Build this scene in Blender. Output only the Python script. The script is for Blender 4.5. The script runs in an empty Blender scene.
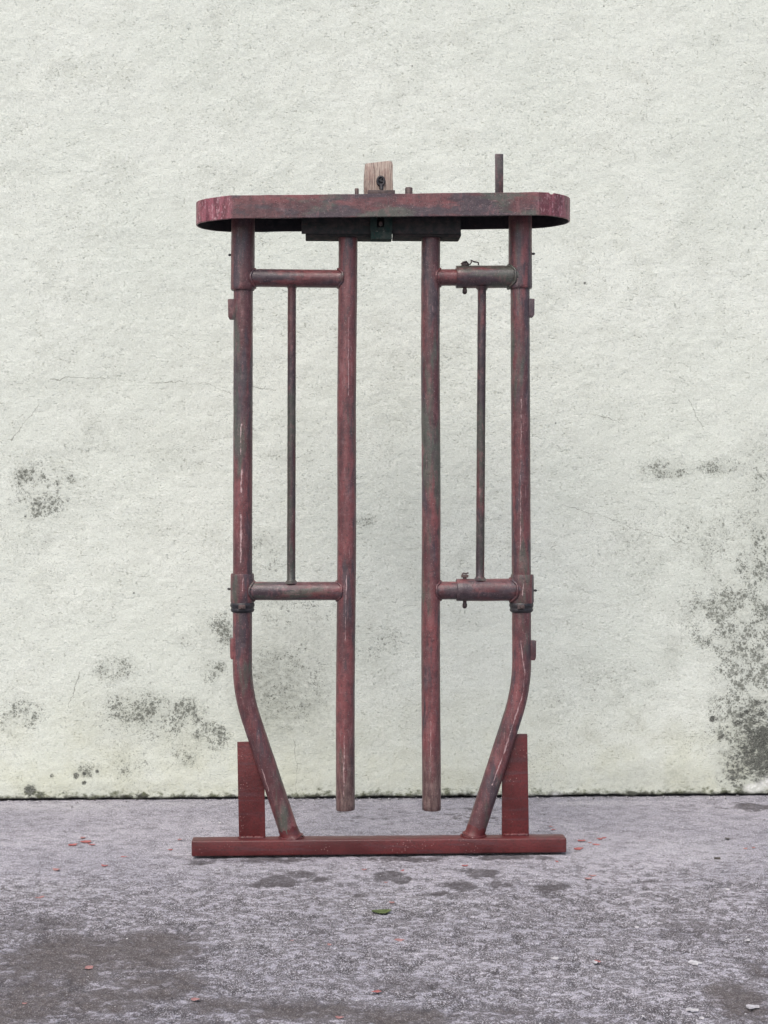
import bpy, bmesh, math, random
import numpy as np
from mathutils import Vector, Matrix
random.seed(7)
S = bpy.context.scene
COL = S.collection
F = 1520.0          # focal length in pixels (768x1024 picture)
D = 4.0             # camera to gate
HC = 0.900          # camera height
YAW = math.radians(2.7)
WYAW = math.radians(2.2)
WY = 0.783
PX = D / F          # metres per pixel on the gate plane

# ---------------------------------------------------------------- coordinates
def L(px, py, dy=0.0, yaw=YAW, y0=0.0):
    """a point of the gate in the gate's own frame"""
    c, s = math.cos(yaw), math.sin(yaw)
    k = (px - 384.0) / F
    yy = dy
    x = (k * (D + y0 + yy * c) + yy * s) / (c - k * s)
    depth = D + y0 + x * s + yy * c
    return Vector((x, dy, HC + (512.0 - py) * depth / F))
def W(px, py):
    p = L(px, py, 0.0, WYAW, WY)
    return p.x, p.z
def G(px, py):
    d = HC * F / (py - 512.0)
    return (px - 384.0) * d / F, d - D

# ---------------------------------------------------------------- numpy noise
def _h(ix, iy, seed):
    n = (ix.astype(np.int64) * 374761393 + iy.astype(np.int64) * 668265263 + seed * 974711) & 0xffffffff
    n = ((n ^ (n >> 13)) * 1274126177) & 0xffffffff
    n = n ^ (n >> 16)
    return (n & 0xffff) / 65535.0
def vnoise(x, y, seed=0):
    ix = np.floor(x); iy = np.floor(y)
    fx = x - ix; fy = y - iy
    fx = fx * fx * (3 - 2 * fx); fy = fy * fy * (3 - 2 * fy)
    a = _h(ix, iy, seed); b = _h(ix + 1, iy, seed); c = _h(ix, iy + 1, seed); d = _h(ix + 1, iy + 1, seed)
    return (a * (1 - fx) + b * fx) * (1 - fy) + (c * (1 - fx) + d * fx) * fy
def fbm(x, y, oct=4, seed=0, gain=.5):
    t = 0; amp = 1; tot = 0
    for o in range(oct):
        t = t + amp * vnoise(x * 2 ** o + 17.3 * o, y * 2 ** o + 5.1 * o, seed + o)
        tot += amp; amp *= gain
    return t / tot
def sstep(a, b, v):
    t = np.clip((v - a) / (b - a), 0, 1); return t * t * (3 - 2 * t)

# ---------------------------------------------------------------- objects
def tag(o, label=None, cat=None, group=None, kind=None):
    if label: o['label'] = label
    if cat: o['category'] = cat
    if group: o['group'] = group
    if kind: o['kind'] = kind
    return o
def link(name, me, mat=None, parent=None, smooth=None):
    o = bpy.data.objects.new(name, me); COL.objects.link(o)
    if mat: me.materials.append(mat)
    if parent: o.parent = parent
    if smooth is not None:
        for p in me.polygons: p.use_smooth = True
        me.set_sharp_from_angle(angle=math.radians(smooth))
    return o
def bm_obj(name, bm, mat, parent=None, smooth=40):
    bmesh.ops.recalc_face_normals(bm, faces=bm.faces[:])
    me = bpy.data.meshes.new(name); bm.to_mesh(me); bm.free()
    return link(name, me, mat, parent, smooth)
def add_box(bm, lo, hi, bevel=0.0015, mtx=None, cuts=0):
    b2 = bmesh.new()
    bmesh.ops.create_cube(b2, size=1)
    lo = Vector(lo); hi = Vector(hi)
    for v in b2.verts:
        v.co = Vector([(lo[i] + hi[i]) / 2 + v.co[i] * (hi[i] - lo[i]) for i in range(3)])
    if bevel:
        bmesh.ops.bevel(b2, geom=b2.edges[:], offset=bevel, segments=2, affect='EDGES', profile=.6)
    if mtx: b2.transform(mtx)
    me = bpy.data.meshes.new('t'); b2.to_mesh(me); b2.free(); bm.from_mesh(me); bpy.data.meshes.remove(me)
def add_prism(bm, pts, y0, y1, bevel=0.001):
    """outline (x,z) pushed from y0 to y1"""
    b2 = bmesh.new()
    a = [b2.verts.new((x, y0, z)) for x, z in pts]; b = [b2.verts.new((x, y1, z)) for x, z in pts]
    b2.faces.new(a); b2.faces.new(b[::-1])
    n = len(pts)
    for i in range(n): b2.faces.new((a[i], b[i], b[(i + 1) % n], a[(i + 1) % n]))
    bmesh.ops.recalc_face_normals(b2, faces=b2.faces[:])
    if bevel: bmesh.ops.bevel(b2, geom=b2.edges[:], offset=bevel, segments=2, affect='EDGES', profile=.6)
    me = bpy.data.meshes.new('t'); b2.to_mesh(me); b2.free(); bm.from_mesh(me); bpy.data.meshes.remove(me)
def add_sweep(bm, path, n=32, rough=0.0, seed=1, hollow=0.0):
    """path: list of (point, radius). Swept round section with caps."""
    pts = [Vector(p) for p, r in path]; rad = [r for p, r in path]
    rings = []
    up = Vector((0, 1, 0.001))
    for i, p in enumerate(pts):
        if i == 0: t = pts[1] - pts[0]
        elif i == len(pts) - 1: t = pts[-1] - pts[-2]
        else: t = (pts[i + 1] - pts[i]).normalized() + (pts[i] - pts[i - 1]).normalized() if (pts[i+1]-pts[i]).length > 1e-7 and (pts[i]-pts[i-1]).length > 1e-7 else (pts[i + 1] - pts[i - 1])
        t.normalize()
        u = up if abs(t.dot(up)) < .9 else Vector((0, 0, 1))
        a = (u - t * u.dot(t)).normalized(); b = t.cross(a)
        ring = []
        for k in range(n):
            an = 2 * math.pi * k / n
            r = rad[i]
            if rough: r += rough * (float(fbm(np.array(k * .7 + seed * 9.1), np.array(i * 1.7 + seed), 2, seed)) - .5)
            ring.append(bm.verts.new(p + (a * math.cos(an) + b * math.sin(an)) * r))
        rings.append(ring)
    for i in range(len(rings) - 1):
        for k in range(n):
            bm.faces.new((rings[i][k], rings[i][(k + 1) % n], rings[i + 1][(k + 1) % n], rings[i + 1][k]))
    bm.faces.new(rings[0][::-1]); bm.faces.new(rings[-1])
def pipe_path(ctrl, r, step=0.03, endr=None, rounding=0.0015):
    """control points -> path with intermediate samples, slightly rounded ends"""
    out = []
    for i in range(len(ctrl) - 1):
        a, b = Vector(ctrl[i]), Vector(ctrl[i + 1]); m = max(1, int((b - a).length / step))
        for k in range(m): out.append((a.lerp(b, k / m), r))
    out.append((Vector(ctrl[-1]), r))
    d0 = (out[1][0] - out[0][0]).normalized(); d1 = (out[-1][0] - out[-2][0]).normalized()
    if rounding:
        p0 = out[0][0]; p1 = out[-1][0]
        out = [(p0, r - rounding), (p0 + d0 * rounding, r)] + out[1:-1] + [(p1 - d1 * rounding, r), (p1, r - rounding)]
    return out
def weld_path(a, b, r, wa=1.28, wb=1.28, wl=0.012):
    """a crossbar that flares into a weld bead at either end"""
    a = Vector(a); b = Vector(b); d = (b - a).normalized(); ln = (b - a).length
    out = []
    for t, m in ((0, wa), (.25, 1 + (wa - 1) * .75), (.5, 1 + (wa - 1) * .4), (.8, 1 + (wa - 1) * .12), (1, 1)): out.append((a + d * wl * t, r * m))
    m = max(1, int((ln - 2 * wl) / .03))
    for k in range(1, m): out.append((a + d * (wl + (ln - 2 * wl) * k / m), r))
    for t, m in ((1, 1), (.8, 1 + (wb - 1) * .12), (.5, 1 + (wb - 1) * .4), (.25, 1 + (wb - 1) * .75), (0, wb)): out.append((b - d * wl * t, r * m))
    return out

# ---------------------------------------------------------------- node helpers
class N:
    def __init__(s, name):
        s.m = bpy.data.materials.new(name); s.m.use_nodes = True
        s.t = s.m.node_tree; s.t.nodes.clear()
        s.out = s.t.nodes.new('ShaderNodeOutputMaterial'); s.b = s.t.nodes.new('ShaderNodeBsdfPrincipled')
        s.t.links.new(s.b.outputs[0], s.out.inputs[0])
        s.tc = s.t.nodes.new('ShaderNodeTexCoord').outputs['Object']
    def lk(s, sock, v):
        if isinstance(v, bpy.types.NodeSocket): s.t.links.new(v, sock)
        elif v is not None: sock.default_value = v
    def mp(s, scale=(1, 1, 1), loc=(0, 0, 0), vec=None):
        n = s.t.nodes.new('ShaderNodeMapping'); s.lk(n.inputs['Vector'], vec or s.tc)
        n.inputs['Scale'].default_value = scale; n.inputs['Location'].default_value = loc; return n.outputs[0]
    def noise(s, scale, detail=4, rough=.55, vec=None, dist=0, col=False, lac=2.0):
        n = s.t.nodes.new('ShaderNodeTexNoise'); s.lk(n.inputs['Vector'], vec or s.tc)
        n.inputs['Scale'].default_value = scale; n.inputs['Detail'].default_value = detail
        n.inputs['Roughness'].default_value = rough; n.inputs['Distortion'].default_value = dist; n.inputs['Lacunarity'].default_value = lac
        return n.outputs[1 if col else 0]
    def voro(s, scale, vec=None, feat='F1', out='Distance', rnd=1):
        n = s.t.nodes.new('ShaderNodeTexVoronoi'); n.feature = feat; s.lk(n.inputs['Vector'], vec or s.tc)
        n.inputs['Scale'].default_value = scale; n.inputs['Randomness'].default_value = rnd
        return n.outputs[out]
    def ma(s, op, a, b=None, c=None, clamp=False):
        n = s.t.nodes.new('ShaderNodeMath'); n.operation = op; n.use_clamp = clamp
        s.lk(n.inputs[0], a)
        if b is not None: s.lk(n.inputs[1], b)
        if c is not None: s.lk(n.inputs[2], c)
        return n.outputs[0]
    def vm(s, op, a, b=None, out=0):
        n = s.t.nodes.new('ShaderNodeVectorMath'); n.operation = op
        s.lk(n.inputs[0], a)
        if b is not None: s.lk(n.inputs[3 if op == 'SCALE' else 1], b)
        return n.outputs[out]
    def rng(s, v, a, b, c=0., d=1., smooth=True):
        n = s.t.nodes.new('ShaderNodeMapRange'); s.lk(n.inputs[0], v)
        n.interpolation_type = 'SMOOTHSTEP' if smooth else 'LINEAR'
        for i, x in zip((1, 2, 3, 4), (a, b, c, d)): s.lk(n.inputs[i], x)
        return n.outputs[0]
    def mix(s, f, a, b, mode='MIX'):
        n = s.t.nodes.new('ShaderNodeMix'); n.data_type = 'RGBA'; n.blend_type = mode
        s.lk(n.inputs[0], f)
        for i, v in ((6, a), (7, b)):
            if isinstance(v, tuple) and len(v) == 3: v = v + (1,)
            s.lk(n.inputs[i], v)
        return n.outputs[2]
    def attr(s, name):
        n = s.t.nodes.new('ShaderNodeAttribute'); n.attribute_name = name; return n.outputs['Color']
    def sep(s, c):
        n = s.t.nodes.new('ShaderNodeSeparateColor'); s.lk(n.inputs[0], c); return n.outputs
    def sepv(s, c):
        n = s.t.nodes.new('ShaderNodeSeparateXYZ'); s.lk(n.inputs[0], c); return n.outputs
    def bump(s, h, dist, strength=1., prev=None):
        n = s.t.nodes.new('ShaderNodeBump'); s.lk(n.inputs['Height'], h); n.inputs['Distance'].default_value = dist
        n.inputs['Strength'].default_value = strength
        if prev: s.lk(n.inputs['Normal'], prev)
        return n.outputs[0]
    def seg(s, p, a, b, wa):
        """distance from p (x,z in 3D with y=0) to segment a-b, turned into a mask of half-width wa"""
        A = Vector((a[0], 0, a[1])); B = Vector((b[0], 0, b[1])); d = B - A
        pa = s.vm('SUBTRACT', p, tuple(A))
        t = s.ma('DIVIDE', s.vm('DOT_PRODUCT', pa, tuple(d), 1), d.length_squared, clamp=True)
        q = s.vm('SCALE', tuple(d), t)
        dist = s.vm('LENGTH', s.vm('SUBTRACT', pa, q), out=1)
        return dist
    def fin(s, col, rough, nrm=None, spec=.5, metal=0):
        s.lk(s.b.inputs['Base Color'], col if not isinstance(col, tuple) else col + (1,))
        s.lk(s.b.inputs['Roughness'], rough)
        if nrm: s.lk(s.b.inputs['Normal'], nrm)
        s.b.inputs['Specular IOR Level'].default_value = spec; s.b.inputs['Metallic'].default_value = metal
        return s.m

# ---------------------------------------------------------------- gate paint
def gate_paint(name, vertical=True, streaks=(), red=0.0, grey=0.0, dark=1.0, ends=False, foot=False):
    m = N(name)
    sc = (17, 17, 3.2) if vertical else (5, 17, 17)
    n1 = m.noise(1, 5, .6, m.mp(sc, (1.3, .2, .7)))
    n2 = m.noise(1, 4, .6, m.mp((sc[0] * 1.6, sc[1] * 1.6, sc[2] * 1.6), (9, 4, 2)))
    n3 = m.noise(1, 4, .6, m.mp(sc, (-4, 6, 11)))
    fine = m.noise(210, 4, .7)
    mid = m.noise(60, 5, .7)
    c = m.mix(m.rng(n1, .40, .64), (.078 * dark, .029 * dark, .033 * dark), (.175 * dark, .054 * dark, .057 * dark))
    c = m.mix(m.rng(m.ma('ADD', n2, -red * .07 + grey * .1), .47, .60), c, (.052 * dark, .036 * dark, .045 * dark))
    c = m.mix(m.ma('MULTIPLY', m.rng(m.ma('ADD', n3, grey * .14 - red * .03), .53, .63), .9), c, (.066 * dark, .076 * dark, .062 * dark))
    blot = m.noise(1, 4, .7, m.mp((60, 60, 26), (3, 1, 8)))
    c = m.mix(m.ma('MULTIPLY', m.rng(blot, .52, .66), .55), c, (.042, .026, .030))
    c = m.mix(m.ma('MULTIPLY', m.rng(blot, .46, .34), .35), c, (.22, .095, .10))
    ox = m.sepv(m.tc)
    if ends:      # the bent ends keep redder paint, with crinkled pale highlights put into the colour
        e = m.rng(m.ma('ADD', m.ma('ABSOLUTE', ox[0]), m.ma('MULTIPLY', m.noise(30, 3, .6), .03)), .395, .425)
        c = m.mix(m.ma('MULTIPLY', e, .85), c, m.mix(m.rng(m.noise(1, 4, .6, m.mp((50, 50, 14))), .42, .6), (.12, .022, .034), (.27, .075, .10)))
        c = m.mix(m.ma('MULTIPLY', m.ma('MULTIPLY', e, m.rng(m.noise(1, 3, .7, m.mp((130, 130, 50))), .56, .66)), .6), c, (.50, .30, .33))
    if foot:      # lower ends rubbed down to bare brown steel
        e = m.rng(m.ma('ADD', ox[2], m.ma('MULTIPLY', m.noise(1, 4, .7, m.mp((90, 90, 9))), .5)), .62, .38)
        c = m.mix(m.ma('MULTIPLY', e, .75), c, m.mix(m.rng(m.noise(1, 4, .7, m.mp((120, 120, 20))), .4, .62), (.060, .038, .036), (.185, .135, .12)))
    # scuffs: short pale rubs along the tube
    sc_ = m.noise(1, 4, .75, m.mp((150, 150, 13) if vertical else (13, 150, 150), (2, 7, 5)))
    c = m.mix(m.ma('MULTIPLY', m.ma('MULTIPLY', m.rng(sc_, .58, .68), m.rng(m.noise(6, 3, .6), .45, .6)), .5), c, (.34, .21, .215))
    # dusty rubbed film, pale grains and dark pits
    c = m.mix(m.ma('MULTIPLY', m.rng(mid, .45, .8), .22), c, (.24, .16, .17))
    c = m.mix(m.ma('MULTIPLY', m.rng(fine, .53, .66), .6), c, (.028, .017, .02))
    c = m.mix(m.ma('MULTIPLY', m.rng(m.noise(330, 2, .5), .62, .74), .35), c, (.42, .32, .32))
    pits = m.rng(m.ma('ADD', m.voro(95), m.ma('MULTIPLY', m.rng(m.noise(9, 2), .4, .65, .35, 0.), 1.)), .10, .2, 1., 0.)
    c = m.mix(m.ma('MULTIPLY', pits, .65), c, (.035, .02, .02))
    if streaks:
        wob = m.vm('SCALE', m.vm('SUBTRACT', m.noise(45, 2, .5, col=True), (.5, .5, .5)), .006)
        xy = m.vm('MULTIPLY', m.vm('ADD', m.tc, wob), (1, 0, 1))
        tot = None
        for (a, b, w) in streaks:
            dd = m.ma('DIVIDE', m.seg(xy, a, b, w), w)
            tot = dd if tot is None else m.ma('MINIMUM', tot, dd)
        msk = m.rng(m.ma('ADD', tot, m.ma('ADD', m.ma('MULTIPLY', m.noise(85, 4, .75), 3.0), m.ma('MULTIPLY', m.noise(18, 3, .6), 2.4))), 2.5, 3.6, 1., 0.)
        front = m.rng(m.sepv(m.tc)[1], -.004, -.012)
        c = m.mix(m.ma('MULTIPLY', m.ma('MULTIPLY', msk, front), .75), c, (.50, .36, .36))
    h = m.ma('ADD', m.ma('MULTIPLY', m.noise(150, 4, .6), .7), m.ma('MULTIPLY', pits, -.5))
    nrm = m.bump(h, .0012, .8, m.bump(m.noise(22, 3), .004, .5))
    return m.fin(c, m.rng(mid, .3, .7, .30, .56), nrm, .55)

def base_paint():
    m = N('red_oxide_paint')
    n1 = m.noise(9, 5, .6); fine = m.noise(190, 4, .7)
    c = m.mix(m.rng(n1, .35, .65), (.062, .0085, .0095), (.105, .015, .0165))
    c = m.mix(m.ma('MULTIPLY', m.rng(m.noise(1, 4, .6, m.mp((6, 60, 60))), .5, .66), .6), c, (.075, .028, .034))
    c = m.mix(m.ma('MULTIPLY', m.rng(fine, .50, .64), .6), c, (.045, .012, .012))
    sp = m.ma('MULTIPLY', m.rng(m.voro(150), .13, .2, 1., 0.), m.rng(m.noise(14, 3, .6), .52, .62))
    c = m.mix(m.ma('MULTIPLY', sp, .6), c, (.42, .26, .24))
    nrm = m.bump(m.noise(170, 4, .65), .0012, .9, m.bump(m.noise(30, 2), .003, .4))
    return m.fin(c, m.rng(n1, .3, .7, .36, .55), nrm, .5)

def dark_metal(name, c0=(.012, .012, .016), c1=(.032, .028, .032), rough=.5):
    m = N(name)
    c = m.mix(m.rng(m.noise(60, 4, .6), .35, .7), c0, c1)
    c = m.mix(m.ma('MULTIPLY', m.rng(m.noise(160, 3, .6), .6, .72), .4), c, (.13, .05, .045))
    return m.fin(c, rough, m.bump(m.noise(140, 4, .6), .001, .8), .5 if rough < .9 else .03)

# ---------------------------------------------------------------- the gate
gate = bpy.data.objects.new('head_gate', None); COL.objects.link(gate)
gate.rotation_euler = (0, 0, YAW)
tag(gate, 'worn maroon steel livestock head gate with hanging bars, standing on a red base bar', 'head gate')

def ln(px0, py0, px1, py1, w, dy=0):
    a = L(px0, py0, dy); b = L(px1, py1, dy); return ((a.x, a.z), (b.x, b.z), w)
STL = [ln(348.5, 318, 348, 396, .0008), ln(241.5, 515, 241.2, 562, .0036), ln(241.5, 425, 241, 455, .002), ln(241.8, 470, 241.5, 492, .0025),
       ln(346, 575, 345, 640, .0012), ln(344, 735, 343.5, 795, .0020), ln(520, 400, 519, 555, .0012), ln(519.5, 640, 523.5, 672, .0012),
       ln(523.5, 668, 522.5, 690, .0022), ln(522.5, 690, 508, 735, .0022), ln(508, 735, 501, 757, .0034), ln(501, 757, 491, 783, .0022),
       ln(262.5, 768, 269, 790, .0012), ln(522, 580, 521, 595, .0018), ln(243.5, 577, 243, 590, .0014), ln(430, 720, 430, 770, .0008)]
P_POST = gate_paint('worn_maroon_paint', True, STL, red=.35)
P_INNER = gate_paint('worn_maroon_paint_inner', True, STL, red=.8, foot=True)
P_CROSS = gate_paint('worn_maroon_paint_crossbar', False, (), red=.1)
P_TRAY = gate_paint('worn_maroon_paint_tray', False, (), red=.05, grey=.1, dark=1.0, ends=True)
P_ROD = gate_paint('worn_dark_paint_rod', True, (), grey=.35, dark=.62)
P_GREY = gate_paint('worn_grey_paint', False, (), grey=.45, dark=.95)
P_BASE = base_paint()
M_DARK = dark_metal('black_metal_and_shade')  # black fittings; also blackens the band's inside in place of shade
M_CHAN = dark_metal('dark_green_steel', (.030, .034, .034), (.060, .050, .050), 1.)
M_GREEN = dark_metal('green_bracket_steel', (.018, .034, .031), (.045, .052, .048), 1.)
M_PIN = dark_metal('rusty_pin_steel', (.05, .035, .035), (.10, .065, .06), .6)

# base bar: a box section with a tiny sag and worn edges
def base_bar():
    bm = bmesh.new()
    a = L(191.5, 841, -.035); b = L(566.5, 838, -.035)
    z1a = a.z; z1b = b.z
    x0, x1 = a.x, b.x
    m = 40; prof = []
    y0, y1 = -.035, .017; r = .004
    def ring(x, z0, z1, ins=0):
        z0 += .004
        pts = []
        for cx, cy, a0 in ((y1 - r, z1 - r, 0), (y0 + r, z1 - r, 90), (y0 + r, z0 + r, 180), (y1 - r, z0 + r, 270)):
            for k in range(4):
                t = math.radians(a0 + 30 * k); pts.append((x, cx + math.cos(t) * (r - ins), cy + math.sin(t) * (r - ins)))
        return [bm.verts.new(p) for p in pts]
    rings = [ring(x0, .004, z1a, .002)]
    for i in range(m + 1):
        t = i / m; x = x0 + .002 + (x1 - x0 - .004) * t
        w = (random.random() - .5) * .0006
        rings.append(ring(x, .002, z1a + (z1b - z1a) * t + w))
    rings.append(ring(x1, .004, z1b, .002))
    for i in range(len(rings) - 1):
        n = len(rings[0])
        for k in range(n): bm.faces.new((rings[i][k], rings[i][(k + 1) % n], rings[i + 1][(k + 1) % n], rings[i + 1][k]))
    bm.faces.new(rings[0][::-1]); bm.faces.new(rings[-1])
    return bm_obj('base_bar', bm, P_BASE, gate)
base = base_bar(); base['label'] = 'bright red oxide square base bar'
BT = L(384, 839.5, -.035).z      # top of the base bar

def weld_bead(bm, p0, p1, r=.004, seed=3):
    p0 = Vector(p0); p1 = Vector(p1); n = max(4, int((p1 - p0).length / .004))
    path = []
    for i in range(n + 1):
        t = i / n; rr = r * (.75 + .4 * abs(math.sin(i * 1.9 + seed))) * (0.35 if i in (0, n) else 1)
        path.append((p0.lerp(p1, t) + Vector((0, 0, (random.random() - .5) * .001)), rr))
    add_sweep(bm, path, 10)

for (quad, tl) in ((((237.2, 742), (257, 741.5), (262.5, 772), (264.5, 786), (265.5, 838), (239, 838)), 'left'),
                   (((514, 734), (527.2, 734), (528.8, 836), (501.8, 836), (502, 772), (508, 748)), 'right')):
    bm = bmesh.new(); pts = []
    for (x, y) in quad:
        p = L(x, y, .006); pts.append((p.x, max(p.z, BT - .002)))
    add_prism(bm, pts, .002, .012, .0012)
    zb = BT + .001; xs = [p[0] for p in pts]
    weld_bead(bm, (min(xs) + .002, .0, zb), (max(xs) - .001, .0, zb), .0045)
    bm_obj('support_plate', bm, P_BASE, gate)

# outer posts
R = 19.2 / 2 * PX
def bent(ctrl, rr=.10):
    """polyline in pixels with a rounded bend in the middle"""
    p = [L(*c) for c in ctrl]; out = [p[0]]
    a, b, c = p
    d1 = (a - b).normalized(); d2 = (c - b).normalized(); t = rr
    s = b + d1 * t; e = b + d2 * t
    for k in range(11):
        u = k / 10; out.append(s.lerp(b, u).lerp(b.lerp(e, u), u))
    out.append(p[2]); return out
for ctrl, lugs, nm in (([(243.3, 285), (242.6, 700), (291.5, 840)], ((228, 234.5, 299.5, 319.5), (230, 236, 638, 659)), 0),
                       ([(520, 285), (521.8, 688), (473.5, 838)], ((529, 534, 299, 317.5), (530, 535.6, 640, 660)), 1)):
    bm = bmesh.new()
    if nm == 0:
        pts = bent([(243.3, 285), (242.3, 692), (291.5, 840)], .075)
    else:
        pts = bent(ctrl, .075)
    pts[-1] = Vector((pts[-1].x, 0, BT - .004))
    path = pipe_path(pts, R, rounding=0)
    # weld flare to the base bar
    d = (path[-1][0] - path[-2][0]).normalized(); e = path[-1][0]; path = path[:-1]
    path += [(e - d * .018, R), (e - d * .010, R * 1.03), (e - d * .005, R * 1.14), (e, R * 1.24)]
    add_sweep(bm, path, 32, .0006, nm + 3)
    post = bm_obj('outer_post', bm, P_POST, gate, 50)
    bm = bmesh.new()     # freshly painted weld at the foot of the leg
    add_sweep(bm, [(e - d * .036, R - .0009), (e - d * .030, R + .0002), (e - d * .02, R + .0006), (e - d * .010, R * 1.05), (e - d * .005, R * 1.17), (e + Vector((0, 0, .001)), R * 1.3)], 40, .0022, nm + 21)
    ring_ = []
    for k in range(37):
        t = 2 * math.pi * (k % 36) / 36
        ring_.append((Vector((e.x + R * 1.27 * math.cos(t), R * 1.12 * math.sin(t), BT + .001)), .0028 * (.7 + .6 * abs(math.sin(k * 1.9)))))
    add_sweep(bm, ring_, 8)
    bm_obj('foot_weld', bm, P_BASE, post, 50)
    for (xa, xb, ya, yb) in lugs:
        bm = bmesh.new()
        inner = xa < 384
        a = L(xa, ya, 0); b = L(xb, yb, 0)
        ch = .004
        if inner: q = [(a.x, a.z - .001), (a.x + .0045, a.z), (b.x + .004, a.z), (b.x + .004, b.z), (a.x + ch, b.z), (a.x + .001, b.z + ch * 1.5)]
        else: q = [(a.x - .004, a.z), (b.x, a.z - .001), (b.x - .0005, b.z + ch * 1.6), (b.x - ch, b.z), (a.x - .004, b.z)]
        add_prism(bm, q, -.012, .014, .001)
        bm_obj('lug', bm, P_POST, post)

def profile(bm, cx_top, y_top, cx_bot, y_bot, prof, n=36, rough=.0006, seed=2):
    """upright turned piece: prof = [(fraction from top, radius px)]"""
    a = L(cx_top, y_top); b = L(cx_bot, y_bot)
    add_sweep(bm, [(a.lerp(b, t), r * PX) for t, r in prof], n, rough, seed)
def nipple(parent, px, py, side):
    bm = bmesh.new(); p = L(px, py)
    path = [(p + Vector((side * .001 * t, 0, 0)), r) for t, r in ((-5, .0042), (0, .0042), (.6, .0028), (3, .0026), (4.5, .0034), (6, .0034), (7.6, .0018), (9, .001))]
    add_sweep(bm, path, 12)
    bm_obj('grease_nipple', bm, M_DARK, parent)

for side, cx in ((-1, 243.2), (1, 520.2)):
    bm = bmesh.new()
    yb = 290.5 if side < 0 else 289
    profile(bm, cx, 205, cx - (.5 if side < 0 else 0), yb, [(0, 11.7), (.3, 11.7), (.6, 11.8), (.85, 11.9), (.955, 12.0), (.985, 11.9), (1, 11.2)], seed=4 + side)
    sl = bm_obj('post_sleeve', bm, P_POST, gate, 50)
    nipple(sl, cx + side * 11.7, 255 if side < 0 else 253.8, side)
    bm = bmesh.new()
    cc = 242.3 if side < 0 else 522.2
    profile(bm, cc, 573.5 if side < 0 else 574.5, cc, 603, [(0, 9.6), (0.0, 11.2), (.05, 11.6), (.3, 11.7), (.7, 11.7), (.95, 11.8), (1, 11.3), (1, 9.6)], seed=6 + side)
    co = bm_obj('collar', bm, P_POST, gate, 50)
    nipple(co, cc + side * 11.5, 589 if side < 0 else 590.5, side)
    # clamp ring: two lips and a bolt in front
    bm = bmesh.new()
    cr = 242.5 if side < 0 else 521.4
    profile(bm, cr, 602.6, cr, 612.5, [(0, 9.4), (0, 11.4), (.12, 12.1), (.35, 12.2), (.45, 11.4), (.6, 11.3), (.72, 11.9), (.85, 11.5), (.95, 10.4), (1, 9.4)], seed=8 + side)
    cl = bm_obj('clamp_ring', bm, M_DARK, gate, 50)
    cl['label'] = 'black greasy clamp ring under the collar'
    bm = bmesh.new(); p = L(cr - .5, 607, -12.2 * PX)
    add_box(bm, (p.x - .009, -12.2 * PX - .004, p.z - .0055), (p.x + .009, -10.4 * PX, p.z + .0055), .0012)
    add_sweep(bm, [(Vector((p.x + .001, -12.2 * PX - .003, p.z)), .0042), (Vector((p.x + .001, -12.2 * PX - .007, p.z)), .0042), (Vector((p.x + .001, -12.2 * PX - .008, p.z)), .003)], 6)
    bm_obj('clamp_bolt', bm, M_PIN, cl, 30)

# hanging inner bars
for top, bot, sd in (((347.8, 226), (345.2, 810), 1), ((430.6, 226), (431.2, 810), 2)):
    bm = bmesh.new()
    a = L(*top, -.002); b = L(*bot, -.002)
    path = pipe_path([a, b], 18.9 / 2 * PX, .02, rounding=.002)
    # tiny bow, so that it is not ruler straight
    path = [(p + Vector((.0009 * math.sin(i * .16 + sd), 0, 0)), r) for i, (p, r) in enumerate(path)]
    add_sweep(bm, path, 32, .0005, 11 + sd)
    bm_obj('inner_bar', bm, P_INNER, gate, 50)

# crossbars
def saddle(bm, post_px, y_px, post_w, bar_w, side, br=.0030, seed=1):
    """lumpy weld bead running round the joint of a crossbar and an upright tube"""
    c = L(post_px, y_px, -.001); RR = post_w / 2 * PX; r = bar_w / 2 * PX + .0008; path = []; n = 44
    rnd = random.Random(seed)
    for k in range(n + 1):
        t = 2 * math.pi * (k % n) / n
        off = math.sqrt(max(RR * RR - (r * math.sin(t)) ** 2, (RR * .52) ** 2)) + .0004
        rr = br * (.75 + .55 * abs(math.sin(k * 1.37 + seed))) * (1 if k % n else .9)
        path.append((Vector((c.x + side * off, c.y - r * math.sin(t), c.z + r * math.cos(t))), rr))
    add_sweep(bm, path, 8)
def cross(xa, ya, xb, yb, w, wa=1.3, wb=1.3, seed=1, name='crossbar', mat=None, beads=()):
    bm = bmesh.new()
    a = L(xa, ya, -.001); b = L(xb, yb, -.001)
    add_sweep(bm, weld_path(a, b, w / 2 * PX, wa, wb), 30, .0009, seed)
    for (ppx, pw, sd_) in beads: saddle(bm, ppx, (ya + yb) / 2, pw, w, sd_, seed=seed)
    return bm_obj(name, bm, mat or P_CROSS, gate, 50)
cross(244.5, 277.8, 346, 279, 17.8, 1., 1., 1, beads=((243, 23.8, 1), (347.6, 18.9, -1)))
cross(243.5, 591, 345, 591, 18.4, 1., 1., 2, beads=((242.3, 23.4, 1), (346.2, 18.9, -1)))
cross(432, 277.5, 470, 277.5, 16.6, 1., 1.0, 3, beads=((430.6, 18.9, 1),))
cross(432, 590.5, 470, 590.5, 18.0, 1., 1.0, 4, beads=((431, 18.9, 1),))
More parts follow.
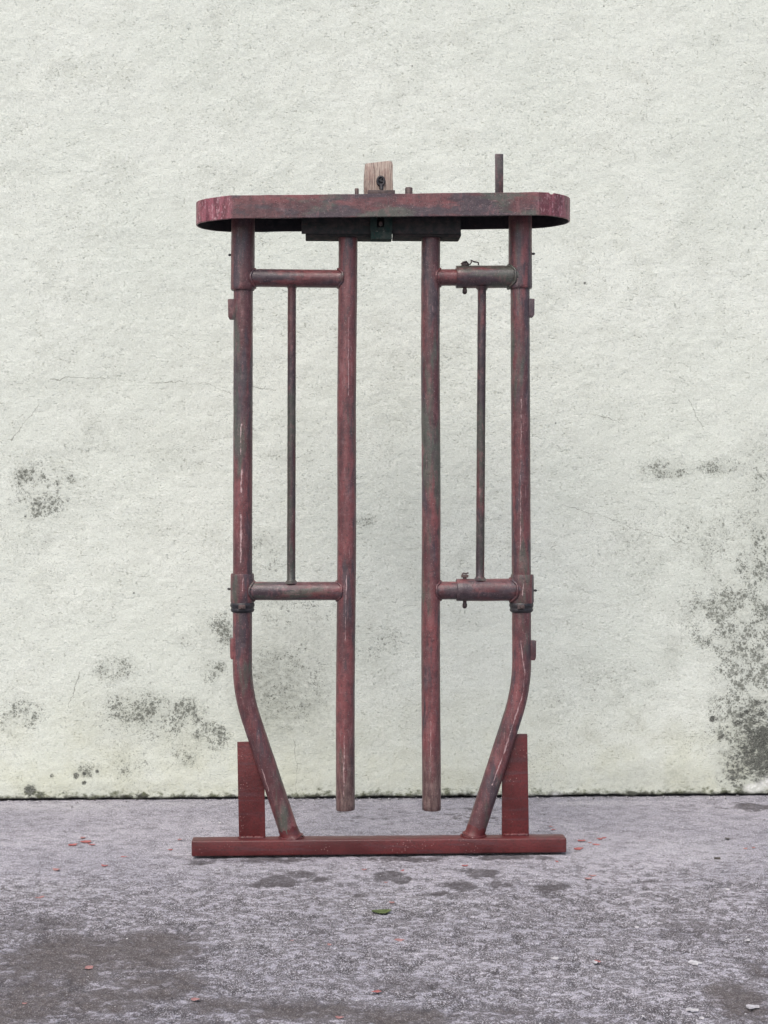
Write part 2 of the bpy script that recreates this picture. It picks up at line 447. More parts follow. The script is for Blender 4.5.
for (xa, xb, y, w, sd) in ((456, 518, 277, 22.6, 5), (456.3, 520, 590, 22.4, 6)):
    bm = bmesh.new()
    a = L(xa, y, -.001); b = L(xb, y - .3, -.001); r = w / 2 * PX; d = (b - a).normalized(); n = 10
    path = [(a, r * .80), (a, r * .96), (a + d * .0015, r)] + [(a.lerp(b, k / n), r) for k in range(1, n - 1)] + [(b - d * .006, r), (b, r * .98)]
    add_sweep(bm, path, 32, .0009, sd)
    saddle(bm, 520.2 if sd == 5 else 522.2, y, 23.6, w, -1, .0034, sd)
    sv = bm_obj('crossbar_sleeve', bm, P_GREY if sd == 5 else P_CROSS, gate, 50)
    # locking pin through the sleeve, with a bent wire keeper
    bm = bmesh.new(); px = 464.8
    t = L(px, y - 11.3 - 3.6, -.001); q = L(px, y + 11.3 + (4.6 if sd == 5 else 6), -.001)
    add_sweep(bm, [(t, .004), (t + Vector((0, 0, -.001)), .005), (Vector((t.x, 0, q.z + .010)), .005), (Vector((t.x, 0, q.z + .009)), .0062), (Vector((t.x, 0, q.z + .001)), .0062), (q, .005)], 12)
    if sd == 5:
        w0 = [L(xx, yy, -.006) for xx, yy in ((461, 264.2), (463, 262.2), (466.5, 261.4), (468, 263.6), (470, 264.6), (471.5, 262), (471, 260.2), (474, 261.6), (478.3, 262.5), (478.6, 265))]
        add_sweep(bm, [(p, .0021) for p in w0], 10)
        add_box(bm, tuple(L(461.5, 265.5, 0) + Vector((0, -.006, 0))), tuple(L(469, 263.5, 0) + Vector((0, .006, 0))), .0008)
    else:
        add_box(bm, tuple(L(461.3, 577.5, 0) + Vector((0, -.008, 0))), tuple(L(468.2, 574.6, 0) + Vector((0, .008, 0))), .0008)
        w0 = [L(xx, yy, -.004) for xx, yy in ((462, 574.5), (463.5, 573.2), (466, 573.6), (468.5, 572.8))]
        add_sweep(bm, [(p, .0022) for p in w0], 10)
    bm_obj('locking_pin', bm, M_PIN, sv, 40)

# thin spacer rods
for (xa, ya, xb, yb, w, sd) in ((291.9, 285, 291.2, 583.5, 8.4, 7), (482.0, 287, 480.0, 580.5, 8.6, 8)):
    bm = bmesh.new()
    add_sweep(bm, weld_path(L(xa, ya, -.001), L(xb, yb, -.001), w / 2 * PX, 1.7, 1.9, .010), 16, .0008, sd)
    bm_obj('spacer_rod', bm, P_ROD, gate, 50)

# ---------------------------------------------------------------- top tray
TD = .096
a = L(233, 218.6, -TD); b = L(534, 215.2, -TD); a2 = L(233, 195.3, -TD); b2 = L(534, 192, -TD)
cxl, cxr = L(233.5, 215, 0).x, L(533.5, 215, 0).x
def zlin(x, p, q): return p.z + (q.z - p.z) * (x - p.x) / (q.x - p.x)
def stadium(r, n=60, m=60):
    """long flats and blunt rounded ends that start with a visible crease"""
    t0 = math.radians(71); rx = .097 / (1 - math.cos(t0)) - (TD - r); ry = r / math.sin(t0); off = rx * math.cos(t0)
    pts = []
    for k in range(m): pts.append((cxl + (cxr - cxl) * k / m, -r))
    for k in range(n): t = -t0 + 2 * t0 * k / n; pts.append((cxr - off + rx * math.cos(t), ry * math.sin(t)))
    for k in range(m): pts.append((cxr + (cxl - cxr) * k / m, r))
    for k in range(n): t = -t0 + 2 * t0 * k / n; pts.append((cxl + off - rx * math.cos(t), -ry * math.sin(t)))
    return pts
def band():
    bm = bmesh.new(); th = .005
    O = stadium(TD); I = stadium(TD - th); n = len(O); rings = []
    for i in range(n):
        x, y = O[i]; xi, yi = I[i]
        zb = zlin(x, a, b); zt = zlin(x, a2, b2)
        w = .0022 * (float(fbm(np.array(x * 22), np.array(y * 9 + .5), 3, 5)) - .5)
        nick = 0
        if y < -.02 and cxr + .028 < x < cxr + .038: nick = -.004
        wt = .0022 * (float(fbm(np.array(x * 30), np.array(y * 9 + 7.5), 3, 9)) - .5) + nick
        # the flattened facet where the flat bar was bent
        ox = .0011 * math.sin(i * .21) if (x < cxl or x > cxr) else .0007 * math.sin(i * .33)
        o = Vector((x, y, 0)); nn = (Vector((x - xi, y - yi, 0))).normalized()
        lay = [(0, zb + w + .001, 0), (0, zb + w, -.001)]
        e = .0014
        P = [(o + nn * ox, zb + w + e), (o + nn * ox, zt + wt - e), (o + nn * (ox - e), zt + wt), (o + nn * (ox - th + e), zt + wt), (o + nn * (ox - th), zt + wt - e), (o + nn * (ox - th), zb + w + e), (o + nn * (ox - th + e), zb + w), (o + nn * (ox - e), zb + w)]
        rings.append([bm.verts.new((p.x, p.y, z)) for p, z in P])
    for i in range(n):
        A = rings[i]; B = rings[(i + 1) % n]
        for k in range(8): bm.faces.new((A[k], A[(k + 1) % 8], B[(k + 1) % 8], B[k]))
    return bm_obj('top_band', bm, P_TRAY, gate, 8)
bd = band(); bd.data.materials.append(M_DARK)
for p_ in bd.data.polygons:
    if p_.index % 8 in (3, 4, 5): p_.material_index = 1  # inner faces coloured dark to stand for the shade under the band
bd = bd; bd['label'] = 'long flat steel band bent round at both ends'
bm = bmesh.new(); Pp = stadium(TD - .0055)
vt = [bm.verts.new((x, y, zlin(x, a2, b2) - .006)) for x, y in Pp]; vb = [bm.verts.new((x, y, zlin(x, a2, b2) - .011)) for x, y in Pp]
bm.faces.new(vt); bm.faces.new(vb[::-1])
for i in range(len(Pp)): bm.faces.new((vt[i], vb[i], vb[(i + 1) % len(Pp)], vt[(i + 1) % len(Pp)]))
bm_obj('top_plate', bm, M_DARK, bd, 40)  # dark colour carries the shade inside the band

# slide channels hanging below the band
zt = L(384, 205, -.04).z
for (x0, x1, xs) in ((301.5, 373, 305.5), (389.5, 461, 461.5)):
    bm = bmesh.new()
    p = L(x0, 233.6, -.045); q = L(x1, 233.4, -.045)
    add_box(bm, (p.x, -.045, p.z), (q.x, -.039, zt), .0012)                 # front web
    p2 = L(min(xs, x0 + 4), 234.5, -.035)
    add_box(bm, (p2.x, -.0385, p.z - .004), (q.x + .001, .036, p.z + .004), .001)   # bottom flange
    add_box(bm, (p2.x + .001, .037, p.z - .004), (q.x, .043, zt), .001)
    add_box(bm, (p.x + .001, -.0475, p.z + .030), (q.x - .001, -.0455, p.z + .046), .0006)   # thin wear strip
    bm_obj('slide_channel', bm, M_CHAN, gate, 30)
# centre bracket with its window and bolt
bm = bmesh.new()
def bx(xa, ya, xb, yb, d0, d1, bv=.0012):
    p = L(xa, yb, d0); q = L(xb, ya, d0); add_box(bm, (p.x, d0, p.z), (q.x, d1, q.z), bv)
bx(370.3, 205, 377, 231, -.056, -.0478)
bx(384.2, 205, 392.4, 231, -.056, -.0478)
bx(377.2, 227, 384, 231, -.0555, -.0478)
bx(370.8, 231.2, 392, 239, -.057, -.015, .0015)
cb = bm_obj('centre_bracket', bm, M_GREEN, gate, 30); cb['label'] = 'greenish centre bracket below the band'
bm = bmesh.new(); p = L(380.6, 223.5, -.05)
add_sweep(bm, [(Vector((p.x, -.046, p.z)), .0062), (Vector((p.x, -.052, p.z)), .0062), (Vector((p.x, -.0535, p.z)), .005)], 6)
add_sweep(bm, [(Vector((p.x, -.052, p.z)), .003), (Vector((p.x, -.057, p.z)), .003), (Vector((p.x, -.058, p.z)), .002)], 10)
bm_obj('bolt', bm, M_PIN, cb, 30)

# things standing up out of the tray
bm = bmesh.new()
p = L(495.2, 200, .01); q = L(503.2, 154.2, .01)
add_box(bm, (p.x, .006, p.z), (q.x, .016, q.z), .0012)
bm_obj('upright_flat_bar', bm, P_ROD, gate, 30)
for (x0, x1, yt) in ((354.7, 358.8, 188.3), (405, 412.6, 187.3)):
    bm = bmesh.new(); cx = (x0 + x1) / 2; r = (x1 - x0) / 2 * PX
    t = L(cx, yt, -.02); bt = L(cx, 199, -.02)
    add_sweep(bm, [(bt, r), (t + Vector((0, 0, -.003)), r), (t + Vector((0, 0, -.0008)), r * .85), (t, r * .5)], 14, .0006, 3)
    bm_obj('stop_bolt', bm, M_PIN, gate, 40)
bm = bmesh.new(); p = L(367.5, 194.5, -.03); q = L(395, 190.4, -.03)
add_box(bm, (p.x, -.034, p.z), (q.x, -.02, q.z), .001)
bm_obj('cleat', bm, M_PIN, gate, 30)

# weathered wooden block with an eye bolt
mw = N('weathered_pink_wood')
gr = mw.noise(1, 5, .65, mw.mp((150, 60, 9)))
fg = mw.noise(1, 4, .7, mw.mp((420, 200, 22)))
cw = mw.mix(mw.rng(gr, .35, .65), (.30, .235, .20), (.47, .39, .335))
cw = mw.mix(mw.ma('MULTIPLY', mw.rng(fg, .50, .62), .85), cw, (.09, .065, .06))
cw = mw.mix(mw.ma('MULTIPLY', mw.rng(mw.noise(40, 3), .55, .7), .3), cw, (.20, .09, .08))
M_WOOD = mw.fin(cw, .85, mw.bump(mw.ma('ADD', gr, fg), .0016, .9), .2)
bm = bmesh.new()
pl = [L(x, y, .0) for x, y in ((364.2, 199), (363.8, 181), (364.8, 165.2), (368, 164.6), (376, 163.6), (388, 162.2), (391.6, 162.8), (392.6, 166), (392.4, 180), (393, 199))]
outl = [(p.x, p.z) for p in pl]
add_prism(bm, outl, -.018, .024, .0022)
wb = bm_obj('wooden_block', bm, M_WOOD, gate, 30); wb['label'] = 'weathered pinkish wooden block with a bolt hole'
bm = bmesh.new(); c = L(380.8, 181.2, -.02)
ring = []
for k in range(25):
    t = 2 * math.pi * k / 24; ring.append((Vector((c.x + .0088 * math.cos(t), -.0215, c.z + .0115 * math.sin(t))), .0032))
add_sweep(bm, ring, 10)
add_sweep(bm, [(Vector((c.x, -.0165, c.z)), .0085), (Vector((c.x, -.0185, c.z)), .0085)], 20)
for ang in (80, -15, 150):
    t = math.radians(ang); d = Vector((math.cos(t), 0, math.sin(t)))
    add_sweep(bm, [(Vector((c.x, -.0215, c.z)) - d * .002, .0022), (Vector((c.x, -.0215, c.z)) + d * .0085, .0018)], 8)
add_sweep(bm, [(Vector((c.x + .001, -.022, c.z - .008)), .004), (Vector((c.x + .002, -.024, c.z - .024)), .0045)], 12)
bm_obj('eye_bolt', bm, M_DARK, wb, 40)

# ---------------------------------------------------------------- wall
def axis(lo, a, b, hi, fine, coarse):
    left = np.arange(lo, a, coarse); mid = np.arange(a, b, fine); right = np.arange(b, hi + coarse * .5, coarse)
    return np.concatenate([left, mid, right])
def grid_mesh(name, U, V, co_fn):
    nu, nv = len(U), len(V)
    uu, vv = np.meshgrid(U, V)
    co = co_fn(uu, vv).reshape(-1, 3).astype(np.float32)
    idx = np.arange(nu * nv).reshape(nv, nu)
    q = np.stack([idx[:-1, :-1], idx[:-1, 1:], idx[1:, 1:], idx[1:, :-1]], -1).reshape(-1, 4)
    me = bpy.data.meshes.new(name)
    me.vertices.add(nu * nv); me.vertices.foreach_set('co', co.ravel())
    me.loops.add(q.size); me.loops.foreach_set('vertex_index', q.ravel().astype(np.int32))
    me.polygons.add(len(q)); me.polygons.foreach_set('loop_start', np.arange(0, q.size, 4, dtype=np.int32))
    me.polygons.foreach_set('use_smooth', np.ones(len(q), dtype=bool))
    me.update(calc_edges=True)
    return me, uu, vv
def set_attr(me, name, r, g, b, a=None):
    at = me.color_attributes.new(name, 'FLOAT_COLOR', 'POINT')
    c = np.stack([r.ravel(), g.ravel(), b.ravel(), (a if a is not None else np.ones_like(r)).ravel()], -1).astype(np.float32)
    at.data.foreach_set('color', c.ravel())

KW = (D + WY) / F      # metres per pixel on the wall
def blob(uu, vv, spots, fn):
    """sum of soft ellipses: (px, py, rx, ry, amp) in photo pixels turned to metres on the surface"""
    t = np.zeros_like(uu)
    for (px, py, rx, ry, amp) in spots:
        cx, cz, sx, sz = fn(px, py, rx, ry)
        d = np.sqrt(((uu - cx) / sx) ** 2 + ((vv - cz) / sz) ** 2)
        t = np.maximum(t, amp * (1 - sstep(.25, 1.25, d)))
    return t
def wfn(px, py, rx, ry):
    x, z = W(px, py); return x, z, rx * KW, ry * KW

WU = axis(-4.5, -1.32, 1.34, 4.5, .0045, .05)
WV = np.concatenate([np.arange(-.03, 2.56, .0045), np.arange(2.56, 3.6, .05)])
def wall_co(u, v):
    y = .006 * (fbm(u * 2.3, v * 2.3, 3, 3) - .5) + .0035 * (fbm(u * 16, v * 19, 3, 8) - .5) + .0016 * (fbm(u * 70, v * 85, 2, 12) - .5)
    # ragged, crumbling foot
    ed = -.003 + .009 * fbm(u * 22, v * 0 + 3., 4, 21) ** 1.2
    f = 1 - sstep(ed - .004, ed + .004, v)
    y = y + f * .05
    return np.stack([u, y, v], -1)
me, uu, vv = grid_mesh('plaster_wall', WU, WV, wall_co)
speck = blob(uu, vv, [
    (33, 478, 26, 14, .9), (42, 505, 30, 24, .7), (38, 535, 16, 26, .4), (70, 480, 10, 8, .5),
    (115, 668, 28, 16, .7), (135, 708, 34, 22, .95), (180, 715, 34, 24, .9), (212, 735, 26, 20, .85), (215, 672, 16, 14, .9),
    (222, 630, 22, 28, .6), (185, 640, 16, 10, .5), (20, 715, 34, 22, .6), (90, 770, 20, 12, .6), (130, 765, 30, 24, .45), (185, 755, 40, 18, .5),
    (290, 680, 60, 70, .45), (300, 610, 60, 30, .4), (370, 640, 40, 30, .35), (268, 455, 12, 7, .4), (365, 522, 14, 8, .5), (395, 528, 16, 10, .35), (400, 640, 24, 20, .3),
    (665, 470, 32, 14, .7), (725, 468, 46, 12, .6), (720, 540, 70, 60, .4), (730, 620, 56, 60, .75), (752, 660, 50, 70, .9), (745, 720, 50, 50, .9), (690, 540, 40, 40, .3),
    (768, 600, 50, 120, .8), (768, 480, 30, 60, .5), (640, 560, 50, 50, .25), (150, 720, 90, 40, .4), (260, 560, 30, 40, .4), (40, 490, 40, 40, .55), (90, 440, 60, 30, .25), (185, 455, 40, 20, .3), (715, 45, 10, 12, .5), (215, 40, 10, 40, .25), (250, 100, 14, 30, .2), (700, 240, 30, 60, .18), (420, 590, 60, 60, .2), (600, 700, 90, 70, .25)], wfn)
grey = blob(uu, vv, [
    (768, 600, 50, 170, .5), (290, 690, 60, 80, .6), (745, 640, 50, 120, .45), (370, 650, 30, 60, .25), (450, 610, 30, 60, .15), (150, 720, 100, 40, .3), (215, 640, 30, 50, .25), (430, 720, 40, 50, .15), (32, 480, 26, 20, .35), (285, 700, 60, 44, .75), (300, 640, 50, 44, .5), (270, 600, 30, 24, .3), (215, 674, 9, 8, .6), (135, 712, 30, 16, .3), (212, 730, 24, 18, .3), (185, 720, 26, 22, .3),
    (672, 472, 30, 9, .5), (722, 468, 34, 10, .4), (672, 655, 14, 16, .45), (675, 640, 26, 8, .25), (760, 520, 40, 110, .35), (750, 660, 46, 90, .5),
    (770, 760, 70, 90, .95), (275, 690, 52, 70, .95), (140, 712, 60, 30, .5), (40, 495, 34, 40, .35), (330, 740, 60, 24, .3), (735, 765, 30, 46, .7), (500, 780, 140, 14, .25), (660, 780, 90, 22, .45), (120, 790, 160, 12, .35), (395, 400, 36, 60, .14), (410, 560, 36, 70, .2),
    (700, 230, 16, 90, .12), (560, 230, 60, 20, .10), (420, 60, 12, 50, .1), (330, 790, 80, 12, .3), (60, 385, 60, 12, .14), (190, 385, 40, 8, .12), (210, 50, 12, 60, .10), (20, 640, 40, 120, .08)], wfn)
blk = blob(uu, vv, [
    (30, 790, 8, 8.5, 1.), (40, 796, 7, 6, .8), (52, 776, 3.8, 3.5, .8), (76, 776, 5, 5, .85), (84, 774, 4, 3.5, .8), (97, 771, 3, 3, .9), (84, 783, 3.5, 3, .8), (92, 794, 4, 4, .7), (64, 792, 4, 3, .6),
    (128, 797, 8, 3.5, .9), (142, 796, 12, 4, .9), (215, 798, 8, 3, .8), (110, 797, 8, 3, .7),
    (712, 719, 4, 4.5, 1.), (706, 732, 3.5, 2.5, .6), (741, 715, 5, 4, .9), (747, 712, 4, 3.5, .9), (738, 723, 9, 5, .8), (761, 714, 6, 3.5, .85), (758, 702, 6, 4, .7), (766, 702, 5, 3, .7), (722, 736, 5, 6, .7), (729, 733, 5, 3, .6), (719, 753, 5, 4, .6), (727, 727, 3, 3, .8),
    (765, 752, 40, 52, .80), (738, 768, 24, 40, .62), (755, 720, 24, 20, .6), (690, 793, 34, 5, .5), (672, 794, 8, 3, .9), (740, 780, 50, 14, .45),
    (150, 683, 3, 3, .6), (163, 728, 4, 5, .6), (165, 720, 3, 4, .5), (195, 715, 4, 4, .5), (132, 712, 4, 4, .5), (207, 675, 3, 3, .5), (112, 665, 3, 3, .5),
    (585, 283, 2, 2.2, .9), (576, 283, 1.6, 1.6, .8), (412, 66, 1.8, 2, .8), (610, 190, 1.6, 1.6, .6), (604, 6, 1.6, 2.2, .8), (54, 470, 2.5, 2.5, .7), (58, 483, 3, 4, .7), (68, 500, 3, 3, .7), (25, 517, 3, 4, .7), (72, 476, 2.5, 2.5, .6), (425, 65, 1.4, 1.4, .5),
    (556, 423, 2, 2, .6), (158, 478, 1.5, 1.5, .8), (134, 593, 2, 2, .8), (132, 480, 2, 2, .6), (117, 735, 2, 2, .6)], wfn)
alg = (1 - sstep(.008, .05, vv + .03 * (fbm(uu * 12, vv * 12, 3, 44) - .5))) * .6
yel = (1 - sstep(.02, .42, vv + .15 * (fbm(uu * 3, vv * 3, 3, 51) - .5)))
wht = blob(uu, vv, [(755, 788, 13, 6, 1.), (766, 783, 8, 7, .8), (556, 796, 9, 5, .8), (478, 796, 7, 4, .7), (600, 799, 30, 2.5, .6), (535, 797, 14, 3, .5)], wfn)
set_attr(me, 'stain', speck, grey, blk)
set_attr(me, 'foot', np.clip(alg, 0, 1), yel, wht)

m = N('old_pale_stucco')
st = m.sep(m.attr('stain')); ft = m.sep(m.attr('foot'))
vec = m.mp((1, 1, 1.45))
big = m.noise(1.6, 4, .6); med = m.noise(9, 5, .65); n30 = m.noise(42, 5, .62, vec); n120 = m.noise(135, 4, .68, vec); n260 = m.noise(290, 3, .6, vec)
c = m.mix(m.rng(big, .35, .65), (.590, .632, .570), (.645, .682, .622))
c = m.mix(m.ma('MULTIPLY', m.rng(med, .44, .66), m.rng(big, .3, .7, .1, .5)), c, (.47, .50, .44))
c = m.mix(m.ma('MULTIPLY', m.rng(n30, .5, .68), .26), c, (.45, .47, .42))
# whitish scoured grains
c = m.mix(m.ma('MULTIPLY', m.rng(n120, .50, .64), .5), c, (.76, .78, .74))
# pits are darker
pit = m.rng(m.ma('ADD', n120, m.ma('MULTIPLY', m.ma('SUBTRACT', n30, .5), .5)), .32, .40, 1., 0.)
c = m.mix(m.ma('MULTIPLY', m.rng(n260, .52, .40), .28), c, (.36, .37, .33))
c = m.mix(m.ma('MULTIPLY', pit, m.rng(med, .38, .65, .08, .62)), c, (.24, .25, .205))
# yellow lower zone
c = m.mix(m.ma('MULTIPLY', ft[1], m.rng(med, .3, .7, .18, .55)), c, (.56, .575, .44))
# mould speckles
v1 = m.voro(62, m.vm('ADD', m.tc, m.vm('SCALE', m.noise(110, 4, .7, col=True), .026)))
v2 = m.voro(170, m.vm('ADD', m.tc, m.vm('SCALE', m.noise(260, 3, .7, col=True), .011)))
patch = m.noise(17, 3, .6)
dens = m.ma('MULTIPLY', st[0], m.rng(patch, .36, .60, .35, 1.15))
# grey grime
g = m.ma('MULTIPLY', st[1], m.rng(m.ma('ADD', m.ma('MULTIPLY', n30, .5), m.ma('MULTIPLY', n120, .5)), .38, .58, .25, 1.))
g = m.ma('MAXIMUM', g, m.ma('MULTIPLY', dens, m.rng(med, .36, .6, .2, .75)))
c = m.mix(m.ma('MULTIPLY', g, .85), c, m.mix(m.rng(n120, .42, .56), (.12, .128, .105), (.34, .36, .315)))
s1 = m.ma('MULTIPLY', m.rng(m.ma('SUBTRACT', m.ma('MINIMUM', m.ma('MULTIPLY', dens, .62), .46), v1), -.13, .20), m.rng(n120, .35, .58, .5, .88))
s2 = m.ma('MULTIPLY', m.rng(m.ma('SUBTRACT', m.ma('MINIMUM', m.ma('MULTIPLY', dens, .75), .47), v2), -.10, .20), m.rng(n120, .35, .58, .5, .9))
sp0 = m.ma('MULTIPLY', m.rng(m.ma('SUBTRACT', m.ma('MULTIPLY', m.rng(m.noise(3.2, 3), .35, .7), .235), v2), -.02, .05), .6)
c = m.mix(m.ma('MULTIPLY', m.ma('MAXIMUM', m.ma('MAXIMUM', s1, s2), sp0), 1.), c, (.085, .090, .076))
# black mould
bk = m.rng(m.ma('ADD', st[2], m.ma('MULTIPLY', m.ma('SUBTRACT', m.ma('ADD', m.ma('MULTIPLY', n30, .5), m.ma('MULTIPLY', n120, .5)), .5), 2.6)), .40, .78)
bk = m.ma('MULTIPLY', bk, m.rng(st[2], .02, .2))
c = m.mix(m.ma('MULTIPLY', bk, .9), c, m.mix(m.rng(n260, .42, .6), (.028, .030, .027), (.14, .145, .13)))
# algae at the foot
al = m.rng(m.ma('ADD', ft[0], m.ma('MULTIPLY', m.ma('SUBTRACT', n30, .5), 2.2)), .35, .9)
al = m.ma('MULTIPLY', al, m.rng(ft[0], .0, .25))
c = m.mix(m.ma('MULTIPLY', al, .85), c, (.09, .10, .055))
z = m.sepv(m.tc)[2]
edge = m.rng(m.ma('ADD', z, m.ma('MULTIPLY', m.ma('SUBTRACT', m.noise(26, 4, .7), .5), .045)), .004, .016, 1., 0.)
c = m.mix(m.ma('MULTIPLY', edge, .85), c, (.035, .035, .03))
c = m.mix(m.ma('MULTIPLY', ft[2], m.rng(n30, .35, .6)), c, (.78, .79, .76))
# hairline cracks
wob = m.vm('ADD', m.vm('SCALE', m.vm('SUBTRACT', m.noise(14, 4, .65, col=True), (.5, .5, .5)), .045), m.vm('SCALE', m.vm('SUBTRACT', m.noise(90, 2, .6, col=True), (.5, .5, .5)), .006))
xz = m.vm('MULTIPLY', m.vm('ADD', m.tc, wob), (1, 0, 1))
def wl(*pts):
    q = [W(*p) for p in pts]; return list(zip(q[:-1], q[1:]))
tot = None
for (A, B) in wl((50, 378), (110, 379), (160, 383), (205, 382), (232, 392)) + wl((252, 387), (276, 389)) + wl((295, 740), (297, 798)) + wl((532, 545), (556, 544)) + wl((562, 505), (610, 518), (640, 530), (690, 545)) + wl((690, 400), (706, 436)) + wl((585, 412), (622, 424)) + wl((10, 440), (40, 405)) + wl((68, 710), (78, 672)) + wl((215, 640), (222, 622)):
    dd = m.seg(xz, A, B, 1); tot = dd if tot is None else m.ma('MINIMUM', tot, dd)
crk = m.rng(m.ma('ADD', tot, m.ma('MULTIPLY', m.ma('SUBTRACT', m.noise(11, 3, .6), .42), .006)), .0006, .0019, 1., 0.)
c = m.mix(m.ma('MULTIPLY', crk, .62), c, (.15, .155, .13))
h = m.ma('ADD', m.ma('MULTIPLY', n30, .42), m.ma('ADD', m.ma('MULTIPLY', n120, .36), m.ma('MULTIPLY', n260, .26)))
h = m.ma('SUBTRACT', h, m.ma('MULTIPLY', pit, .22))
nrm = m.bump(h, .0027, 1.)
M_WALL = m.fin(c, .95, nrm, .04)
wall = link('plaster_wall', me, M_WALL)
wall.location = (0, WY, 0); wall.rotation_euler = (0, 0, WYAW)
tag(wall, 'pale greenish white stucco wall with dark mould stains and hairline cracks behind the gate', 'wall')
# the body of the wall behind its rendered face
bm = bmesh.new(); add_box(bm, (-4.52, .062, -.04), (4.52, .26, 3.62), .0)
core = bm_obj('wall_core', bm, M_WALL, wall, 30)

# ---------------------------------------------------------------- ground
GU = axis(-6, -1.28, 1.30, 6, .0042, .08)
GV = np.concatenate([np.arange(-9, -1.42, .08), np.arange(-1.42, .93, .0042), np.arange(.93, 1.4, .08)])
def relief(u, v):
    near = sstep(.15, -.55, v + .25 * (fbm(u * 2, v * 2, 3, 31) - .5))
    big = .006 * (fbm(u * 1.3, v * 1.3, 3, 60) - .5)
    a = fbm(u * 24, v * 30, 3, 61); b = fbm(u * 75, v * 90, 3, 62)
    pit = sstep(.50, .34, a * .45 + b * .55)
    return big, a, b, pit, near
def ground_co(u, v):
    big, a, b, pit, near = relief(u, v)
    z = big + (.0016 + .0028 * near) * (a - .5) + (.0022 + .0026 * near) * (b - .5) - pit * (.0006 + .0022 * near)
    flat = 1 - sstep(.10, .02, np.abs(v + .01 - u * .047)) * sstep(.62, .52, np.abs(u)) * .0   # (kept level everywhere)
    return np.stack([u, v, z - .0015], -1)
me, uu, vv = grid_mesh('ground', GU, GV, ground_co)
big, a_, b_, pit_, near_ = relief(uu, vv)
def gfn(px, py, rx, ry):
    x, y = G(px, py); x2, _ = G(px + rx, py); _, y2 = G(px, py - ry)
    return x, y, abs(x2 - x), abs(y2 - y)
damp_shade = blob(uu, vv, [
    (270, 860, 60, 4, .75), (400, 859, 60, 3.5, .75), (510, 857, 60, 4, .75), (200, 862, 26, 4, .6),  # contact shade of the base bar, painted as a dark strip
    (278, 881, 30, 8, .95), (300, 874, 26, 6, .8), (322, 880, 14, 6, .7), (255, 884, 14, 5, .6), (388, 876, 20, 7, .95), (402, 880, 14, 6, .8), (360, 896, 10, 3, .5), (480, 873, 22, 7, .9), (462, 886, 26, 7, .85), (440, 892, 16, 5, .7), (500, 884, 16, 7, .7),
    (551, 887, 26, 6, .8), (290, 899, 20, 4, .4), (235, 890, 20, 6, .4), (470, 815, 50, 13, .45), (380, 815, 90, 14, .3), (750, 806, 30, 7, .7), (700, 806, 60, 6, .3)], gfn)  # includes soft darker zones near the wall
dark = blob(uu, vv, [
    (60, 960, 90, 34, .8), (150, 950, 70, 26, .8), (40, 925, 60, 14, .45), (30, 1000, 60, 40, .7), (110, 1000, 70, 24, .6), (220, 1005, 60, 14, .6), (300, 1010, 90, 14, .75), (400, 1016, 80, 12, .8), (500, 1012, 50, 8, .5), (580, 1020, 60, 8, .4),
    (740, 1000, 40, 26, .7), (760, 970, 20, 16, .4), (700, 930, 60, 14, .35), (160, 985, 70, 20, .7), (400, 985, 90, 9, .35), (100, 1040, 300, 24, .8), (600, 1060, 300, 24, .6)], gfn)
light = blob(uu, vv, [
    (60, 806, 90, 6, .8), (180, 804, 60, 4, .5), (240, 868, 90, 8, .4), (400, 905, 120, 16, .45), (560, 855, 80, 10, .4), (690, 850, 60, 16, .5), (660, 900, 90, 20, .35), (610, 960, 70, 30, .45), (60, 890, 70, 10, .6), (250, 940, 60, 16, .5), (590, 803, 60, 3, .8), (10, 890, 30, 12, .6), (640, 920, 40, 8, .5), (200, 975, 30, 8, .3), (630, 870, 120, 20, .2)], gfn)
set_attr(me, 'zone', damp_shade, dark, light)
set_attr(me, 'rel', pit_, near_, b_)
m = N('rough_weathered_concrete')
zn = m.sep(m.attr('zone')); rl = m.sep(m.attr('rel'))
n3 = m.noise(2.2, 5, .6); n20 = m.noise(20, 5, .65); n90 = m.noise(95, 4, .68); n300 = m.noise(330, 3, .6)
c = m.mix(m.rng(n3, .35, .65), (.285, .275, .310), (.370, .354, .390))
c = m.mix(m.ma('MULTIPLY', m.rng(n20, .45, .62), .55), c, (.165, .158, .18))
c = m.mix(m.ma('MULTIPLY', zn[2], m.rng(n20, .3, .6, .4, 1.)), c, (.40, .39, .415))
# mottled exposed binder
n50 = m.noise(1, 4, .62, m.mp((52, 66, 60), (4, 2, 0)))
pm = m.ma('ADD', m.ma('MULTIPLY', n50, .62), m.ma('MULTIPLY', n20, .38))
m1 = m.rng(m.ma('ADD', pm, m.ma('ADD', m.ma('MULTIPLY', rl[1], .075), m.ma('MULTIPLY', zn[1], .07))), .54, .585)
c = m.mix(m.ma('MULTIPLY', m1, m.rng(rl[1], 0, 1, .3, .76)), c, (.078, .069, .069))
c = m.mix(m.ma('MULTIPLY', rl[0], m.rng(rl[1], 0, 1, .3, .9)), c, (.055, .050, .052))
dz = m.ma('MULTIPLY', m.rng(m.ma('ADD', zn[1], m.ma('MULTIPLY', m.ma('SUBTRACT', m.ma('ADD', m.ma('MULTIPLY', n3, .45), m.ma('MULTIPLY', n20, .55)), .5), 2.4)), .2, .85), m.rng(zn[1], .0, .25))
c = m.mix(m.ma('MULTIPLY', dz, .82), c, m.mix(m.rng(n90, .4, .6), (.062, .051, .047), (.115, .100, .093)))
